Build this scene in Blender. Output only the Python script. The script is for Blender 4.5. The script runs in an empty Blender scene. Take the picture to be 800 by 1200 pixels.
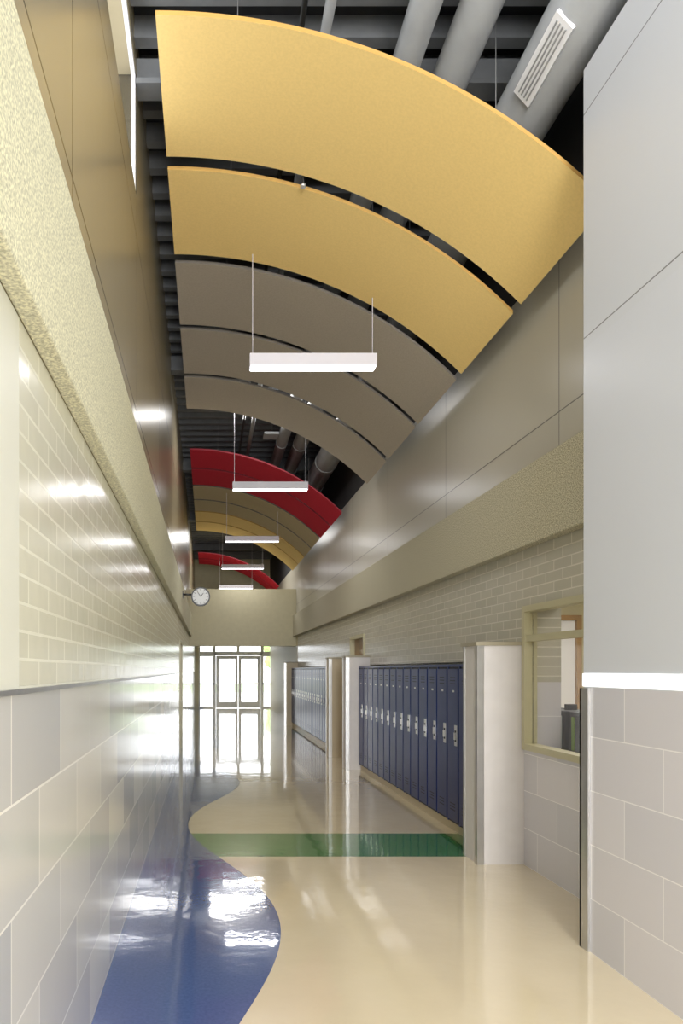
import bpy, bmesh, math, random
from mathutils import Vector
random.seed(3)
sc=bpy.context.scene
sc.view_settings.view_transform='Standard'

def lin(r,g,b):
    f=lambda c:(c/255/12.92) if c/255<=0.04045 else ((c/255+0.055)/1.055)**2.4
    return (f(r),f(g),f(b),1)

# ---------------- materials ----------------
def mat(name,col,rough=0.5,metal=0.0,coat=0.0,noise=0.0,nscale=8,bump=0.0,emit=0,spec=0.5,bd=0.01):
    m=bpy.data.materials.new(name); m.use_nodes=True
    nt=m.node_tree; p=nt.nodes['Principled BSDF']
    p.inputs['Base Color'].default_value=col
    p.inputs['Roughness'].default_value=rough
    p.inputs['Metallic'].default_value=metal
    p.inputs['Coat Weight'].default_value=coat
    p.inputs['Specular IOR Level'].default_value=spec
    if noise or bump:
        geo=nt.nodes.new('ShaderNodeNewGeometry')
        n=nt.nodes.new('ShaderNodeTexNoise'); n.inputs['Scale'].default_value=nscale; n.inputs['Detail'].default_value=4
        nt.links.new(geo.outputs['Position'],n.inputs['Vector'])
        if noise:
            rmp=nt.nodes.new('ShaderNodeMapRange'); rmp.inputs[1].default_value=0.35; rmp.inputs[2].default_value=0.65
            nt.links.new(n.outputs['Fac'],rmp.inputs[0])
            mx=nt.nodes.new('ShaderNodeMix'); mx.data_type='RGBA'
            mx.inputs[6].default_value=tuple(c*(1-noise) for c in col[:3])+(1,)
            mx.inputs[7].default_value=tuple(min(1,c*(1+noise)) for c in col[:3])+(1,)
            nt.links.new(rmp.outputs[0],mx.inputs[0]); nt.links.new(mx.outputs[2],p.inputs['Base Color'])
        if bump:
            b=nt.nodes.new('ShaderNodeBump'); b.inputs['Strength'].default_value=bump; b.inputs['Distance'].default_value=bd
            nt.links.new(n.outputs['Fac'],b.inputs['Height']); nt.links.new(b.outputs['Normal'],p.inputs['Normal'])
    if emit:
        p.inputs['Emission Color'].default_value=col; p.inputs['Emission Strength'].default_value=emit
    return m

def brick(name,c1,c2,mort,w,h,ms,rough,zo=0,yo=0,offset=0.5,coat=0.0,bump=0.3,wav=0.0,smooth=0.1,wsc=3.0):
    m=bpy.data.materials.new(name); m.use_nodes=True
    nt=m.node_tree; p=nt.nodes['Principled BSDF']; L=nt.links
    geo=nt.nodes.new('ShaderNodeNewGeometry'); sep=nt.nodes.new('ShaderNodeSeparateXYZ'); com=nt.nodes.new('ShaderNodeCombineXYZ')
    L.new(geo.outputs['Position'],sep.inputs[0])
    a2=nt.nodes.new('ShaderNodeMath'); a2.operation='SUBTRACT'; a2.inputs[1].default_value=yo
    L.new(sep.outputs['Y'],a2.inputs[0])
    a3=nt.nodes.new('ShaderNodeMath'); a3.operation='SUBTRACT'; a3.inputs[1].default_value=zo
    L.new(sep.outputs['Z'],a3.inputs[0])
    L.new(a2.outputs[0],com.inputs[0]); L.new(a3.outputs[0],com.inputs[1])
    t=nt.nodes.new('ShaderNodeTexBrick'); t.offset=offset
    L.new(com.outputs[0],t.inputs['Vector'])
    t.inputs['Color1'].default_value=c1; t.inputs['Color2'].default_value=c2; t.inputs['Mortar'].default_value=mort
    t.inputs['Scale'].default_value=1; t.inputs['Mortar Size'].default_value=ms; t.inputs['Mortar Smooth'].default_value=smooth
    t.inputs['Brick Width'].default_value=w; t.inputs['Row Height'].default_value=h
    L.new(t.outputs['Color'],p.inputs['Base Color'])
    p.inputs['Roughness'].default_value=rough; p.inputs['Coat Weight'].default_value=coat; p.inputs['Coat Roughness'].default_value=0.12
    inv=nt.nodes.new('ShaderNodeMath'); inv.operation='SUBTRACT'; inv.inputs[0].default_value=1
    L.new(t.outputs['Fac'],inv.inputs[1])
    b=nt.nodes.new('ShaderNodeBump'); b.inputs['Strength'].default_value=bump; b.inputs['Distance'].default_value=0.004
    L.new(inv.outputs[0],b.inputs['Height'])
    if wav:
        n=nt.nodes.new('ShaderNodeTexNoise'); n.inputs['Scale'].default_value=wsc; n.inputs['Detail'].default_value=1
        L.new(geo.outputs['Position'],n.inputs['Vector'])
        b2=nt.nodes.new('ShaderNodeBump'); b2.inputs['Strength'].default_value=wav; b2.inputs['Distance'].default_value=0.02
        L.new(n.outputs['Fac'],b2.inputs['Height']); L.new(b.outputs['Normal'],b2.inputs['Normal'])
        L.new(b2.outputs['Normal'],p.inputs['Normal'])
    else: L.new(b.outputs['Normal'],p.inputs['Normal'])
    return m

M={}
M['tileL']=brick('tile_wainscot_left',lin(224,220,208),lin(182,182,180),lin(238,235,224),0.61,0.305,0.004,0.13,zo=0.015,yo=0.3,wav=0.02)
M['tileR']=brick('tile_wainscot_right',lin(214,211,215),lin(200,199,205),lin(238,236,236),0.61,0.305,0.003,0.24,yo=0.2)
M['brickL']=brick('glazed_brick_left',lin(216,213,192),lin(208,205,184),lin(234,232,212),0.25,0.0795,0.005,0.2,zo=1.55,bump=0.8,wav=0.10,wsc=9)
M['brickR']=brick('glazed_brick_right',lin(194,190,176),lin(185,181,167),lin(222,218,206),0.25,0.0795,0.005,0.22,zo=1.55,bump=0.8,wav=.05,wsc=9)
M['smoothL']=mat('smooth_block_left',lin(216,215,200),0.4)
M['band']=mat('textured_band',lin(184,178,154),0.95,noise=0.5,nscale=110,bump=0.3,bd=.003)
M['bandL']=mat('textured_band_left',lin(206,202,172),0.95,noise=0.3,nscale=120,bump=0.3,bd=.003)
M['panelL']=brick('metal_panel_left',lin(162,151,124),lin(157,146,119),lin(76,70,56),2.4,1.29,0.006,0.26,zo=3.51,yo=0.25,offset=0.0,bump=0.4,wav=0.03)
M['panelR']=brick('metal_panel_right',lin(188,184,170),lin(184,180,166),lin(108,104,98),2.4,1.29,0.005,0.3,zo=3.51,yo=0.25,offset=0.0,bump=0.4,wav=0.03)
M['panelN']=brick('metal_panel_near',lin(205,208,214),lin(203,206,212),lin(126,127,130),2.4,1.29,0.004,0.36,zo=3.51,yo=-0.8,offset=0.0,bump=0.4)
M['panelP']=mat('metal_panel_plain',lin(206,209,216),0.34)
M['darkwall']=mat('dark_upper_wall',lin(38,38,40),0.8,noise=0.1)  # one dark tone for the wall above the panels
M['deck']=mat('dark_deck',lin(38,39,42),0.8,noise=0.1)
M['joist']=mat('painted_joist',lin(108,110,112),0.6,noise=0.08)
M['alu']=mat('brushed_aluminium',lin(200,199,197),0.3,metal=0.85,noise=0.04)
M['white']=mat('white_trim',lin(232,232,236),0.3)
M['strip']=mat('rail_glare',(1,1,1,1),0.3,emit=0.8)  # bright reflection on the white rail, put in as emission
M['tan']=mat('tan_wall_paint',lin(192,184,152),0.5,noise=0.03)
M['pale']=mat('pale_pier_tile',lin(208,203,200),0.6,noise=0.02)
M['tanpier']=mat('tan_pier',lin(188,174,146),0.45)
M['olive']=mat('olive_window_frame',lin(188,182,150),0.4)
M['cap']=mat('pier_cap',lin(156,148,126),0.4)
M['blue']=mat('locker_blue',lin(22,44,104),0.3,noise=0.05)
M['bluedk']=mat('locker_gap',lin(8,12,28),0.5)
M['chrome']=mat('handle_chrome',lin(215,215,215),0.3,metal=0.6)
M['base']=mat('locker_base',lin(200,186,156),0.4)
M['duct']=mat('galvanised_duct',lin(156,158,160),0.5,metal=0.2,noise=0.06,nscale=5)
M['yel']=mat('fabric_yellow',lin(245,213,140),0.85,noise=0.03,nscale=60)
M['gry']=mat('fabric_taupe',lin(176,166,151),0.9,noise=0.05,nscale=60)
M['red']=mat('fabric_red',lin(196,8,48),0.85,noise=0.05,nscale=60)
M['tanc']=mat('fabric_tan',lin(194,178,142),0.9,noise=0.05,nscale=60)
M['edge']=mat('panel_edge',lin(200,158,86),0.6)
M['edgeg']=mat('panel_edge_grey',lin(120,113,104),0.6)
M['edger']=mat('panel_edge_red',lin(140,10,34),0.6)
M['lampbody']=mat('lamp_housing',lin(204,202,210),0.5)
M['lampglow']=mat('lamp_diffuser',(0.95,0.96,1,1),0.4,emit=5)
M['wire']=mat('steel_wire',lin(120,120,120),0.6)
M['black']=mat('black_plastic',lin(28,28,28),0.4)
M['clockface']=mat('clock_face',lin(205,206,206),0.4)
M['wood']=mat('wood_door',lin(150,116,76),0.35,noise=0.15,nscale=6)
M['frame']=mat('door_frame_white',lin(225,226,226),0.4)
M['conc']=mat('concrete',lin(215,215,212),0.9,noise=0.04)
M['grass']=mat('grass',lin(190,205,170),0.9,noise=0.1)
M['leaf']=mat('foliage',lin(165,190,120),0.9,noise=0.2,nscale=3)
M['bark']=mat('bark',lin(120,105,90),0.9)
M['rubber']=mat('chair_black',lin(38,40,44),0.6)
M['bagw']=mat('bag_trim',lin(200,205,205),0.5)
M['bagg']=mat('bag_green',lin(120,150,60),0.5)

g=bpy.data.materials.new('clear_glass'); g.use_nodes=True; nt=g.node_tree; nt.nodes.clear()
o=nt.nodes.new('ShaderNodeOutputMaterial'); mx=nt.nodes.new('ShaderNodeMixShader'); tr=nt.nodes.new('ShaderNodeBsdfTransparent'); gl=nt.nodes.new('ShaderNodeBsdfGlossy')
gl.inputs['Roughness'].default_value=0.03; mx.inputs[0].default_value=0.05
nt.links.new(tr.outputs[0],mx.inputs[1]); nt.links.new(gl.outputs[0],mx.inputs[2]); nt.links.new(mx.outputs[0],o.inputs[0])
M['glass']=g

# floor material
fm=bpy.data.materials.new('polished_floor'); fm.use_nodes=True; nt=fm.node_tree; L=nt.links; p=nt.nodes['Principled BSDF']
geo=nt.nodes.new('ShaderNodeNewGeometry'); sep=nt.nodes.new('ShaderNodeSeparateXYZ'); L.new(geo.outputs['Position'],sep.inputs[0])
def mth(op,a,b=None,c=None):
    n=nt.nodes.new('ShaderNodeMath'); n.operation=op
    for i,v in enumerate((a,b,c)):
        if v is None: continue
        if isinstance(v,(int,float)): n.inputs[i].default_value=v
        else: L.new(v,n.inputs[i])
    return n.outputs[0]
X=sep.outputs['X']; Y=sep.outputs['Y']
ph=mth('MULTIPLY',mth('SUBTRACT',Y,4.4),2*math.pi/5.4)
f=mth('MULTIPLY_ADD',mth('COSINE',ph),0.33,0.13)
blue=mth('LESS_THAN',X,f)
def band(a,b): return mth('MULTIPLY',mth('GREATER_THAN',Y,a),mth('LESS_THAN',Y,b))
gr=mth('MAXIMUM',band(5.85,6.68),band(17.0,17.9))
def mixc(fac,a,b):
    n=nt.nodes.new('ShaderNodeMix'); n.data_type='RGBA'; L.new(fac,n.inputs[0])
    for i,v in ((6,a),(7,b)):
        if isinstance(v,tuple): n.inputs[i].default_value=v
        else: L.new(v,n.inputs[i])
    return n.outputs[2]
ns=nt.nodes.new('ShaderNodeTexNoise'); ns.inputs['Scale'].default_value=2.5; ns.inputs['Detail'].default_value=6; L.new(geo.outputs['Position'],ns.inputs['Vector'])
ns3=nt.nodes.new('ShaderNodeTexNoise'); ns3.inputs['Scale'].default_value=60; ns3.inputs['Detail'].default_value=3; L.new(geo.outputs['Position'],ns3.inputs['Vector'])
cream=mixc(ns.outputs['Fac'],lin(224,208,176),lin(236,222,192))
bl=mixc(ns3.outputs['Fac'],lin(66,88,138),lin(92,114,164))
c=mixc(gr,cream,lin(64,132,70)); c=mixc(blue,c,bl)
L.new(c,p.inputs['Base Color'])
p.inputs['Roughness'].default_value=0.12; p.inputs['Coat Weight'].default_value=1.0; p.inputs['Coat Roughness'].default_value=0.03
ns2=nt.nodes.new('ShaderNodeTexNoise'); ns2.inputs['Scale'].default_value=6; ns2.inputs['Detail'].default_value=3; L.new(geo.outputs['Position'],ns2.inputs['Vector'])
b=nt.nodes.new('ShaderNodeBump'); b.inputs['Strength'].default_value=0.12; b.inputs['Distance'].default_value=0.01
L.new(ns2.outputs['Fac'],b.inputs['Height']); L.new(b.outputs['Normal'],p.inputs['Normal']); L.new(b.outputs['Normal'],p.inputs['Coat Normal'])
M['floor']=fm

# ---------------- mesh builder ----------------
class MB:
    def __init__(s): s.bm=bmesh.new(); s.mats=[]
    def mi(s,m):
        if m not in s.mats: s.mats.append(m)
        return s.mats.index(m)
    def box(s,x0,x1,y0,y1,z0,z1,m):
        i=s.mi(m); v=[s.bm.verts.new((x,y,z)) for x in (x0,x1) for y in (y0,y1) for z in (z0,z1)]
        for q in ((0,1,3,2),(4,6,7,5),(0,4,5,1),(2,3,7,6),(0,2,6,4),(1,5,7,3)):
            fc=s.bm.faces.new([v[k] for k in q]); fc.material_index=i
        return s
    def obox(s,c,hu,hy,hw,ang,m):
        i=s.mi(m); u=Vector((math.cos(ang),0,math.sin(ang))); w=Vector((-math.sin(ang),0,math.cos(ang))); yv=Vector((0,1,0)); c=Vector(c)
        v=[s.bm.verts.new(c+u*a*hu+yv*b_*hy+w*d_*hw) for a in (-1,1) for b_ in (-1,1) for d_ in (-1,1)]
        for q in ((0,1,3,2),(4,6,7,5),(0,4,5,1),(2,3,7,6),(0,2,6,4),(1,5,7,3)):
            fc=s.bm.faces.new([v[k] for k in q]); fc.material_index=i
        return s
    def cyl(s,p0,p1,r,m,n=16,r1=None):
        i=s.mi(m); p0=Vector(p0);p1=Vector(p1); d=(p1-p0).normalized(); a=d.orthogonal().normalized(); bb=d.cross(a)
        r1=r if r1 is None else r1
        A=[];B=[]
        for k in range(n):
            t=2*math.pi*k/n; w=a*math.cos(t)+bb*math.sin(t)
            A.append(s.bm.verts.new(p0+w*r)); B.append(s.bm.verts.new(p1+w*r1))
        for k in range(n):
            fc=s.bm.faces.new((A[k],A[(k+1)%n],B[(k+1)%n],B[k])); fc.material_index=i; fc.smooth=True
        s.bm.faces.new(A[::-1]).material_index=i; s.bm.faces.new(B).material_index=i
        return s
    def arc(s,x0,x1,y0,y1,ztop,R,t,m,me,n=36):
        i=s.mi(m); j=s.mi(me); rows=[]
        for k in range(n+1):
            x=x0+(x1-x0)*k/n; dx=x-x0
            z=ztop-(R-math.sqrt(R*R-dx*dx))
            rows.append([s.bm.verts.new((x,yy,zz)) for yy,zz in ((y0,z),(y1,z),(y1,z+t),(y0,z+t))])
        for k in range(n):
            a=rows[k]; b=rows[k+1]
            for q in range(4):
                fc=s.bm.faces.new((a[q],b[q],b[(q+1)%4],a[(q+1)%4])); fc.material_index=j if q in(1,3) else i
        s.bm.faces.new(rows[0][::-1]).material_index=j; s.bm.faces.new(rows[-1]).material_index=j
        return s
    def done(s,name,bevel=0,parent=None):
        bmesh.ops.recalc_face_normals(s.bm,faces=s.bm.faces)
        me=bpy.data.meshes.new(name); s.bm.to_mesh(me); s.bm.free()
        for m in s.mats: me.materials.append(M[m])
        ob=bpy.data.objects.new(name,me); sc.collection.objects.link(ob)
        if bevel:
            md=ob.modifiers.new('b','BEVEL'); md.width=bevel; md.segments=2; md.limit_method='ANGLE'
        if parent: ob.parent=parent
        return ob

class Wall:
    def __init__(s,name): s.name=name
    def box(s,*a):
        MB().box(*a).done(s.name); return s

ZC=6.3; XL=-0.524; XR=2.6; Y0=-5.0; YE=28.4; YB=20.0
MB().box(-0.9,6.2,Y0-.2,YE+.2,-0.2,0,'floor').done('floor')
MB().box(-0.9,2.95,Y0-.2,YE+.2,ZC,ZC+0.2,'deck').done('ceiling')
jb=MB(); y=0.1
while y<YE-0.3:
    jb.box(XL+.0,2.6,y,y+0.09,ZC-0.16,ZC,'joist'); y+=0.32
for y in (5.0,9.8,14.7,19.6,24.5):
    jb.box(XL,2.6,y,y+0.16,ZC-0.40,ZC-0.36,'joist'); jb.box(XL,2.6,y+.07,y+0.09,ZC-0.36,ZC-.16,'joist')
jb.done('ceiling_joists')

# left wall
T=-0.8
w=Wall('wall_left')
w.box(T,XL,Y0,12.9,0,1.54,'tileL').box(T,XL,14.0,YE,0,1.54,'tileL')
w.box(T,XL,Y0,1.9,1.54,2.58,'smoothL').box(T,XL,1.9,12.9,1.54,2.58,'brickL').box(T,XL,12.9,14.0,2.15,2.58,'brickL').box(T,XL,14.0,YE,1.54,2.58,'brickL')
w.box(T,XL,Y0,YE,2.58,5.1,'panelL').box(T,XL,Y0,YE,6.0,ZC,'panelL').box(T,XL,5.05,YE,5.1,6.0,'panelL').box(T,XL,Y0,-4.0,5.1,6.0,'panelL')
MB().box(XL,-0.46,Y0,YB,2.58,3.2,'bandL').done('trim_1',bevel=0.008)
MB().box(XL,XL+0.008,Y0,12.8,1.532,1.547,'alu').done('trim_2')
wn=MB()
for y in (-4.0,-2.5,-1.0,0.5,2.0,3.5,5.0): wn.box(-0.56,-0.53,y,y+0.05,5.1,6.0,'white')
wn.box(-0.56,-0.53,-4,5.05,5.1,5.14,'white').box(-0.56,-0.53,-4,5.05,5.96,6.0,'white').box(-0.545,-0.54,-4,5.05,5.14,5.96,'glass')
wn.done('window_1')
d=MB().box(-0.62,-0.57,12.96,13.94,0.01,2.1,'wood').box(-0.66,XL+.015,12.9,12.96,0,2.15,'olive').box(-0.66,XL+.015,13.94,14.0,0,2.15,'olive').box(-0.66,XL+.015,12.96,13.94,2.1,2.15,'olive')
d.cyl((-0.57,13.03,1.0),(-0.50,13.03,1.0),0.012,'chrome').cyl((-0.51,13.03,1.0),(-0.51,13.15,1.0),0.011,'chrome')
d.done('door_1')

# right wall
w=Wall('wall_right')
w.box(2.17,2.9,Y0,3.94,0,1.5,'tileR').box(2.17,2.9,Y0,3.94,1.5,3.45,'panelP').box(2.17,2.9,Y0,3.94,3.45,5.06,'panelN').box(XR,2.9,Y0,3.94,5.06,ZC,'darkwall')
w.box(XR,2.9,3.94,5.94,0,0.95,'tileR').box(XR,2.9,3.94,4.25,.95,2.12,'tileR').box(XR,2.9,5.6,5.94,.95,1.5,'tileR').box(XR,2.9,5.6,5.94,1.5,2.12,'brickR').box(XR,2.9,3.94,5.94,2.12,2.58,'brickR')
w.box(2.75,2.9,5.94,10.92,0,1.68,'brickR').box(XR,2.9,5.94,10.92,1.68,2.58,'brickR')
w.box(XR,2.9,10.92,11.3,0,2.58,'brickR').box(XR,2.9,12.4,12.8,0,2.58,'brickR').box(XR,2.9,11.3,12.4,2.2,2.58,'brickR')
w.box(2.75,2.9,12.8,19.65,0,1.68,'brickR').box(XR,2.9,12.8,19.65,1.68,2.58,'brickR')
w.box(XR,2.9,19.65,YE,0,2.58,'tan')
w.box(XR,2.9,3.94,YE,2.58,4.7,'panelR').box(XR,2.9,3.94,YE,4.7,ZC,'darkwall')
MB().box(2.5,XR,3.94,YB,2.58,3.2,'band').done('trim_3',bevel=0.008)
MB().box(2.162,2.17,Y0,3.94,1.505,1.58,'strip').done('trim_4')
MB().box(2.155,2.17,3.87,3.955,0,1.495,'alu').box(2.155,2.24,3.94,3.955,0,1.495,'alu').done('corner_guard')

MB().box(XL,XR,YB,YB+0.3,2.3,3.97,'tan').done('wall_bulkhead')
MB().box(XL,XR,YB+0.3,YE,2.9,2.98,'tan').done('ceiling_vestibule')
Wall('wall_end').box(T,2.9,YE,YE+.2,2.72,ZC,'tan').box(T,-0.36,YE,YE+.2,0,2.72,'tan').box(2.8,2.9,YE,YE+.2,0,2.72,'tan')
MB().box(T,2.9,Y0-.2,Y0,0,ZC,'tan').done('wall_back')

# storefront doors
d=MB()
yc0,yc1=YE+.04,YE+.12
def fr(x0,x1,z0,z1,t=0.06):
    d.box(x0,x0+t,yc0,yc1,z0,z1,'frame').box(x1-t,x1,yc0,yc1,z0,z1,'frame').box(x0+t,x1-t,yc0,yc1,z0,z0+t,'frame').box(x0+t,x1-t,yc0,yc1,z1-t,z1,'frame')
    d.box(x0+t,x1-t,yc0+.03,yc0+.04,z0+t,z1-t,'glass')
def leaf(x0,x1):
    t=0.12
    d.box(x0,x0+t,yc0,yc1,0.01,2.2,'frame').box(x1-t,x1,yc0,yc1,0.01,2.2,'frame').box(x0+t,x1-t,yc0,yc1,0.01,0.27,'frame').box(x0+t,x1-t,yc0,yc1,2.05,2.2,'frame').box(x0+t,x1-t,yc0+.01,yc1-.01,1.0,1.08,'frame')
    d.box(x0+t,x1-t,yc0+.03,yc0+.04,.27,1.0,'glass').box(x0+t,x1-t,yc0+.03,yc0+.04,1.08,2.05,'glass')
    d.box(x0+.1,x1-.1,yc0-.08,yc0-.05,1.02,1.06,'alu').box(x0+.1,x0+.14,yc0-.06,yc0,1.02,1.06,'alu').box(x1-.14,x1-.1,yc0-.06,yc0,1.02,1.06,'alu')
leaf(0.36,1.27); leaf(1.29,2.2)
d.box(0.28,0.35,yc0-.02,yc1+.02,0,2.3,'frame').box(2.21,2.28,yc0-.02,yc1+.02,0,2.3,'frame').box(-.36,2.8,yc0-.02,yc1+.02,2.22,2.3,'frame')
fr(-.36,.28,0,2.22); fr(2.28,2.8,0,2.22); fr(-.36,.28,2.3,2.72); fr(.28,1.28,2.3,2.72); fr(1.28,2.28,2.3,2.72); fr(2.28,2.8,2.3,2.72)
d.box(-.36,.28,yc0,yc1,1.0,1.05,'frame').box(2.28,2.8,yc0,yc1,1.0,1.05,'frame')
d.done('door_2')

def pier(y0,y1,face,h=1.83,x=2.22,xb=2.6):
    b=MB().box(x,xb,y0,y1,0,h-.03,face).box(x-.02,xb,y0-.02,y1+.02,h-.03,h,'cap')
    b.box(x-.006,x+.05,y0-.006,y0,0,h-.03,'alu').box(x-.006,x,y0,y0+.04,0,h-.03,'alu').box(x-.006,x,y1-.04,y1,0,h-.03,'alu')
    b.done('partition_pier')
pier(5.61,5.92,'pale'); pier(10.93,11.2,'pale'); pier(12.45,12.78,'tanpier'); pier(19.66,19.96,'tanpier')

def lockers(y0,n,wd):
    b=MB(); y1=y0+n*wd; xf=2.42
    b.box(xf+.03,2.745,y0,y1,0,0.09,'base')
    b.box(xf+.012,2.745,y0,y1,0.09,1.63,'bluedk')
    b.box(xf-.004,2.745,y0,y1,1.63,1.655,'blue')
    for i in range(n):
        a=y0+i*wd; c=a+wd
        b.box(xf+.002,xf+.012,a,a+.010,.09,1.63,'blue').box(xf+.002,xf+.012,c-.010,c,.09,1.63,'blue')
        b.box(xf-.006,xf+.012,a+.018,c-.018,0.115,1.61,'blue')
        for z in (1.46,1.49,1.52,0.22,0.25,0.28):
            b.box(xf-.008,xf-.006,a+.09,c-.09,z,z+.008,'bluedk')
        b.box(xf-.010,xf-.006,a+.035,a+.10,.86,1.06,'chrome').box(xf-.0115,xf-.010,a+.048,a+.087,.90,1.01,'bluedk').box(xf-.024,xf-.0115,a+.056,a+.080,.92,.99,'chrome')
        b.box(xf-.009,xf-.006,a+.11,a+.16,1.38,1.40,'chrome')
    b.done('locker_bank')
lockers(5.95,16,0.31); lockers(12.81,22,0.3105)

d=MB().box(2.66,2.71,11.36,12.34,.01,2.14,'wood').box(2.58,2.8,11.3,11.36,0,2.2,'olive').box(2.58,2.8,12.34,12.4,0,2.2,'olive').box(2.58,2.8,11.36,12.34,2.14,2.2,'olive')
d.box(2.655,2.66,11.6,12.1,1.3,1.95,'glass').cyl((2.66,11.45,1.0),(2.6,11.45,1.0),.012,'chrome').cyl((2.605,11.45,1.0),(2.605,11.57,1.0),.011,'chrome')
d.done('door_3')

n=MB()
def wf(y0,y1,z0,z1,t=.05,x0=2.575,x1=2.68):
    n.box(x0,x1,y0,y0+t,z0,z1,'olive').box(x0,x1,y1-t,y1,z0,z1,'olive').box(x0,x1,y0+t,y1-t,z0,z0+t,'olive').box(x0,x1,y0+t,y1-t,z1-t,z1,'olive')
wf(4.25,5.6,.95,2.12); n.box(2.585,2.67,4.30,5.55,1.83,1.88,'olive')
n.box(2.64,2.65,4.30,5.55,1.0,2.07,'glass')
n.done('window_2')
Wall('wall_office').box(6.0,6.2,1.5,9.0,0,2.8,'tan').box(2.9,6.0,8.8,9.0,0,2.8,'tan').box(2.9,6.0,1.5,1.7,0,2.8,'tan')
MB().box(2.9,6.2,1.5,9,2.8,2.9,'white').done('ceiling_office')
for yy in (4.5,7.0):
    MB().box(3.4,4.6,yy-.3,yy+.3,2.76,2.80,'lampbody').box(3.45,4.55,yy-.25,yy+.25,2.75,2.76,'lampglow').done('ceiling_light_troffer')
n=MB(); 
n.box(3.6,3.66,8.72,8.8,0.9,2.3,'wood').box(4.72,4.78,8.72,8.8,.9,2.3,'wood').box(3.66,4.72,8.72,8.8,2.24,2.3,'wood').box(3.66,4.72,8.72,8.8,.9,.96,'wood').box(4.2,4.26,8.72,8.8,.96,2.24,'wood').box(3.66,4.72,8.77,8.79,.96,2.24,'white').done('window_3')
# low bookcase with backpacks
s=MB().box(2.91,3.3,5.2,6.9,.88,.92,'wood').box(2.91,3.3,5.2,5.24,0,.88,'wood').box(2.91,3.3,6.86,6.9,0,.88,'wood').box(2.91,3.3,6.03,6.07,.0,.88,'wood').box(2.91,3.3,5.24,6.86,.44,.47,'wood').box(2.91,3.3,5.24,6.86,.04,.08,'wood')
s.done('bookcase')
for i,yy in enumerate((5.42,5.78,6.14)):
    b=MB().box(2.95,3.2,yy-.14,yy+.14,.92,1.26,'rubber').box(2.98,3.17,yy-.17,yy-.14,.95,1.12,'rubber').box(3.0,3.15,yy-.175,yy-.17,1.05,1.07,'bagw' if i%2 else 'bagg')
    b.box(3.03,3.12,yy-.02,yy+.02,1.26,1.31,'rubber').box(2.94,2.95,yy-.1,yy-.06,.95,1.22,'bagw').box(2.94,2.95,yy+.06,yy+.1,.95,1.22,'bagg')
    b.done('backpack',bevel=.02)
def chair(x,y):
    c=MB()
    c.box(x-.22,x+.22,y-.22,y+.22,.44,.50,'rubber')
    for k in range(7): c.box(x-.2+k*.06,x-.155+k*.06,y+.2,y+.225,.62,1.05,'rubber')
    c.box(x-.23,x+.22,y+.195,y+.23,1.03,1.12,'rubber').box(x-.23,x+.22,y+.195,y+.23,.60,.65,'rubber')
    for sx in (-.2,.2):
        for sy in (-.2,.2): c.cyl((x+sx,y+sy,0),(x+sx,y+sy,.44),.015,'chrome',8)
        c.cyl((x+sx,y+.21,.44),(x+sx,y+.21,1.05),.015,'chrome',8)
    c.done('office_chair',bevel=.008)
chair(3.8,6.6)

def cloud(y0,y1,c,e):
    b=MB().arc(-.32,2.46,y0,y1,5.63,3.91,.028,c,e)
    for x in (0.2,1.9):
        zz=5.63-(3.91-math.sqrt(3.91**2-(x+.32)**2))+.02
        for y in (y0+.3,y1-.2): b.cyl((x,y,zz),(x,y,ZC),.003,'wire',6)
    b.done('acoustic_ceiling_panel')
for y0,y1,c,e in ((4.2,5.36,'yel','edge'),(5.5,6.62,'yel','edge'),(6.76,7.97,'gry','edgeg'),(8.08,9.28,'gry','edgeg'),(9.4,10.53,'gry','edgeg'),
    (12.5,13.6,'red','edger'),(13.7,14.85,'red','edger'),(14.95,16.1,'tanc','edgeg'),(16.2,17.3,'tanc','edgeg'),(17.4,18.5,'yel','edge'),(18.6,19.75,'yel','edge'),
    (23.5,24.7,'red','edger'),(24.8,26,'red','edger')): cloud(y0,y1,c,e)

for y in (6.5,10.9,15.3,19.4,24.1):
    b=MB().box(.40,1.60,y-.06,y+.06,4.475,4.59,'lampbody').box(.41,1.59,y-.055,y+.055,4.467,4.475,'lampglow')
    for x in (.43,1.57): b.cyl((x,y,4.59),(x,y,ZC),.004,'lampbody',6)
    b.done('linear_pendant_light')

def duct(x,z,r,y0,y1):
    b=MB().cyl((x,y0,z),(x,y1,z),r,'duct',40)
    y=y0+.5
    while y<y1: b.cyl((x,y,z),(x,y+.03,z),r+.008,'duct',40); y+=1.5
    return b
duct(2.18,5.42,.2,-3,20).done('ceiling_duct')
v=MB(); a=math.radians(222); nx,nz=math.cos(a),math.sin(a)
gc=Vector((2.18+nx*.205,4.13,5.42+nz*.205))
v.obox(gc,.07,.27,.012,a+math.pi/2,'white')
for k in (-1.5,-.5,.5,1.5): v.obox(gc+Vector((nx*.014-nz*k*.024,0,nz*.014+nx*k*.024)),.004,.24,.004,a+math.pi/2,'duct')
v.done('air_register')
duct(1.70,5.74,.13,-3,20).done('ceiling_duct'); duct(1.36,5.76,.10,-3,20).done('ceiling_duct')
MB().cyl((.78,-3,5.82),(.78,20,5.82),.035,'duct').done('sprinkler_pipe')
MB().cyl((.62,-3,5.85),(.62,20,5.85),.02,'black').done('conduit_pipe')
MB().cyl((.76,5.43,5.46),(.76,5.43,5.80),.01,'black').cyl((.76,5.43,5.44),(.76,5.43,5.46),.022,'chrome').done('sprinkler_head')
MB().box(1.0,1.3,12.0,12.3,5.75,5.79,'duct').cyl((1.15,12.15,5.79),(1.15,12.15,ZC),.01,'wire').done('wireless_access_point')

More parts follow.
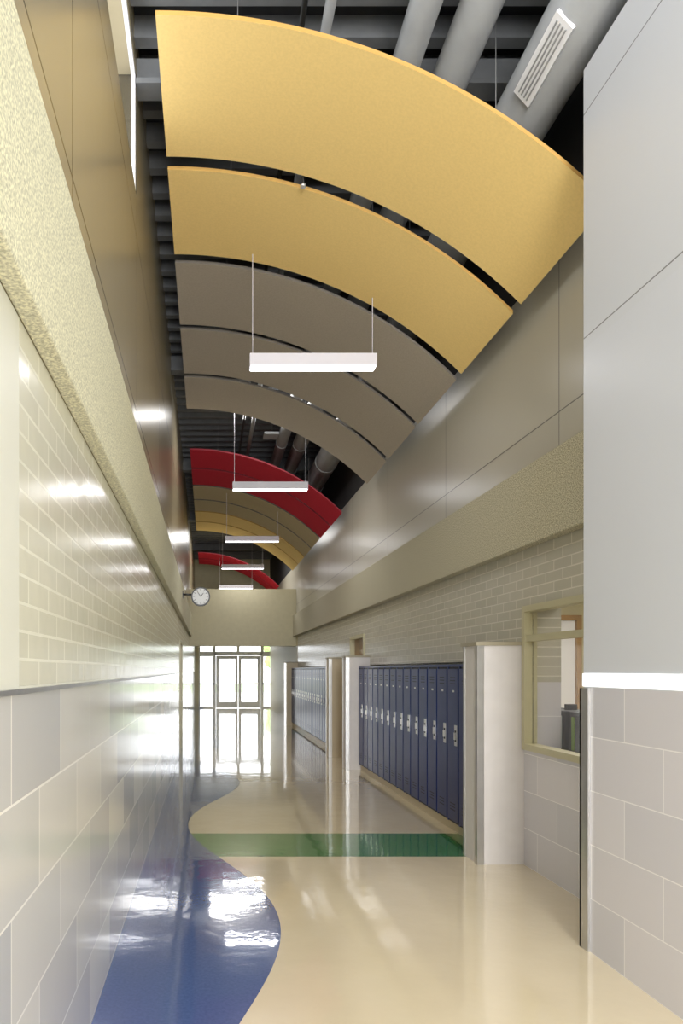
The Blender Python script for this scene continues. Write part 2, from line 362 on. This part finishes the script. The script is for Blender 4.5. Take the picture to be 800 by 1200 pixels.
k=MB(); cx,cy,cz,R=-.125,12.6,2.95,.175
k.cyl((cx,cy-.04,cz),(cx,cy+.04,cz),R,'black',48).cyl((cx,cy-.043,cz),(cx,cy+.043,cz),R-.025,'clockface',48)
for i in range(12):
    t=i*math.pi/6; p0=Vector((cx+math.sin(t)*.11,cy-.045,cz+math.cos(t)*.11)); p1=Vector((cx+math.sin(t)*.14,cy-.045,cz+math.cos(t)*.14))
    k.cyl(p0,p1,.005,'black',6)
k.cyl((cx,cy-.047,cz),(cx+.05,cy-.047,cz+.06),.006,'black',6).cyl((cx,cy-.047,cz),(cx-.06,cy-.047,cz+.09),.004,'black',6)
k.cyl((-.46,cy,cz+.04),(cx-R+.01,cy,cz+.04),.018,'black').box(-.46,-.445,cy-.06,cy+.06,cz-.03,cz+.1,'black')
k.done('wall_clock')

MB().box(-30,30,YE+.2,80,-.2,-.02,'conc').done('ground')
MB().box(-30,30,50,80,-.02,0.0,'grass').done('lawn')
for x,y,s in ((7.2,62,1.3),):
    b=MB().cyl((x,y,0),(x,y,2),.12,'bark',10,.08); mi=b.mi('leaf')
    for q in range(14):
        c=Vector((x+random.uniform(-1,1)*s,y+random.uniform(-1,1)*s,2.6+random.uniform(-.7,1)*s))
        rr=bmesh.ops.create_icosphere(b.bm,subdivisions=2,radius=random.uniform(.45,.8))
        for vv in rr['verts']:
            vv.co=vv.co*random.uniform(.85,1.1)+c
            for ff in vv.link_faces: ff.material_index=mi
    b.done('tree')

wd=bpy.data.worlds.new('World'); sc.world=wd; wd.use_nodes=True
bg=wd.node_tree.nodes['Background']; bg.inputs[0].default_value=(0.94,0.97,1,1); bg.inputs[1].default_value=4
def area(name,loc,rot,sx,sy,pw,col=(1,1,1)):
    l=bpy.data.lights.new(name,'AREA'); l.shape='RECTANGLE'; l.size=sx; l.size_y=sy; l.energy=pw; l.color=col
    ob=bpy.data.objects.new(name,l); sc.collection.objects.link(ob); ob.location=loc; ob.rotation_euler=rot
area('fill_behind_camera',(0.9,-4.9,3.0),(math.radians(90),0,0),2.4,5.6,930,(.97,.98,1))  # unseen fill light added behind the camera; the back wall is closed
area('added_ceiling_fill',(1.0,1.4,5.85),(0,0,0),1.8,2.4,55,(1,.98,.96))  # ceiling fill lights added out of view to brighten the corridor
area('added_ceiling_fill',(1.0,11.1,5.85),(0,0,0),1.8,1.0,85,(1,.98,.96))
area('added_ceiling_fill',(1.0,21.6,5.85),(0,0,0),1.8,2,110,(1,.98,.96))
area('office_fill',(4.0,6.2,2.72),(0,0,0),1.2,2.5,60,(1,.95,.85))  # extra fill added to brighten the office interior
for y in (6.5,10.9,15.3,19.4,24.1):
    area('pendant_downlight',(1,y,4.46),(0,0,0),1.15,.1,(7 if y<7 else 12),(.97,.97,1))

cam=bpy.data.cameras.new('Camera'); co=bpy.data.objects.new('Camera',cam); sc.collection.objects.link(co)
co.location=(0,0,1.6); co.rotation_euler=(math.radians(90),0,0)
cam.sensor_fit='AUTO'; cam.sensor_width=36; cam.lens=24; cam.shift_x=157/1200; cam.shift_y=185/1200; cam.clip_start=.02; cam.clip_end=300
sc.camera=co
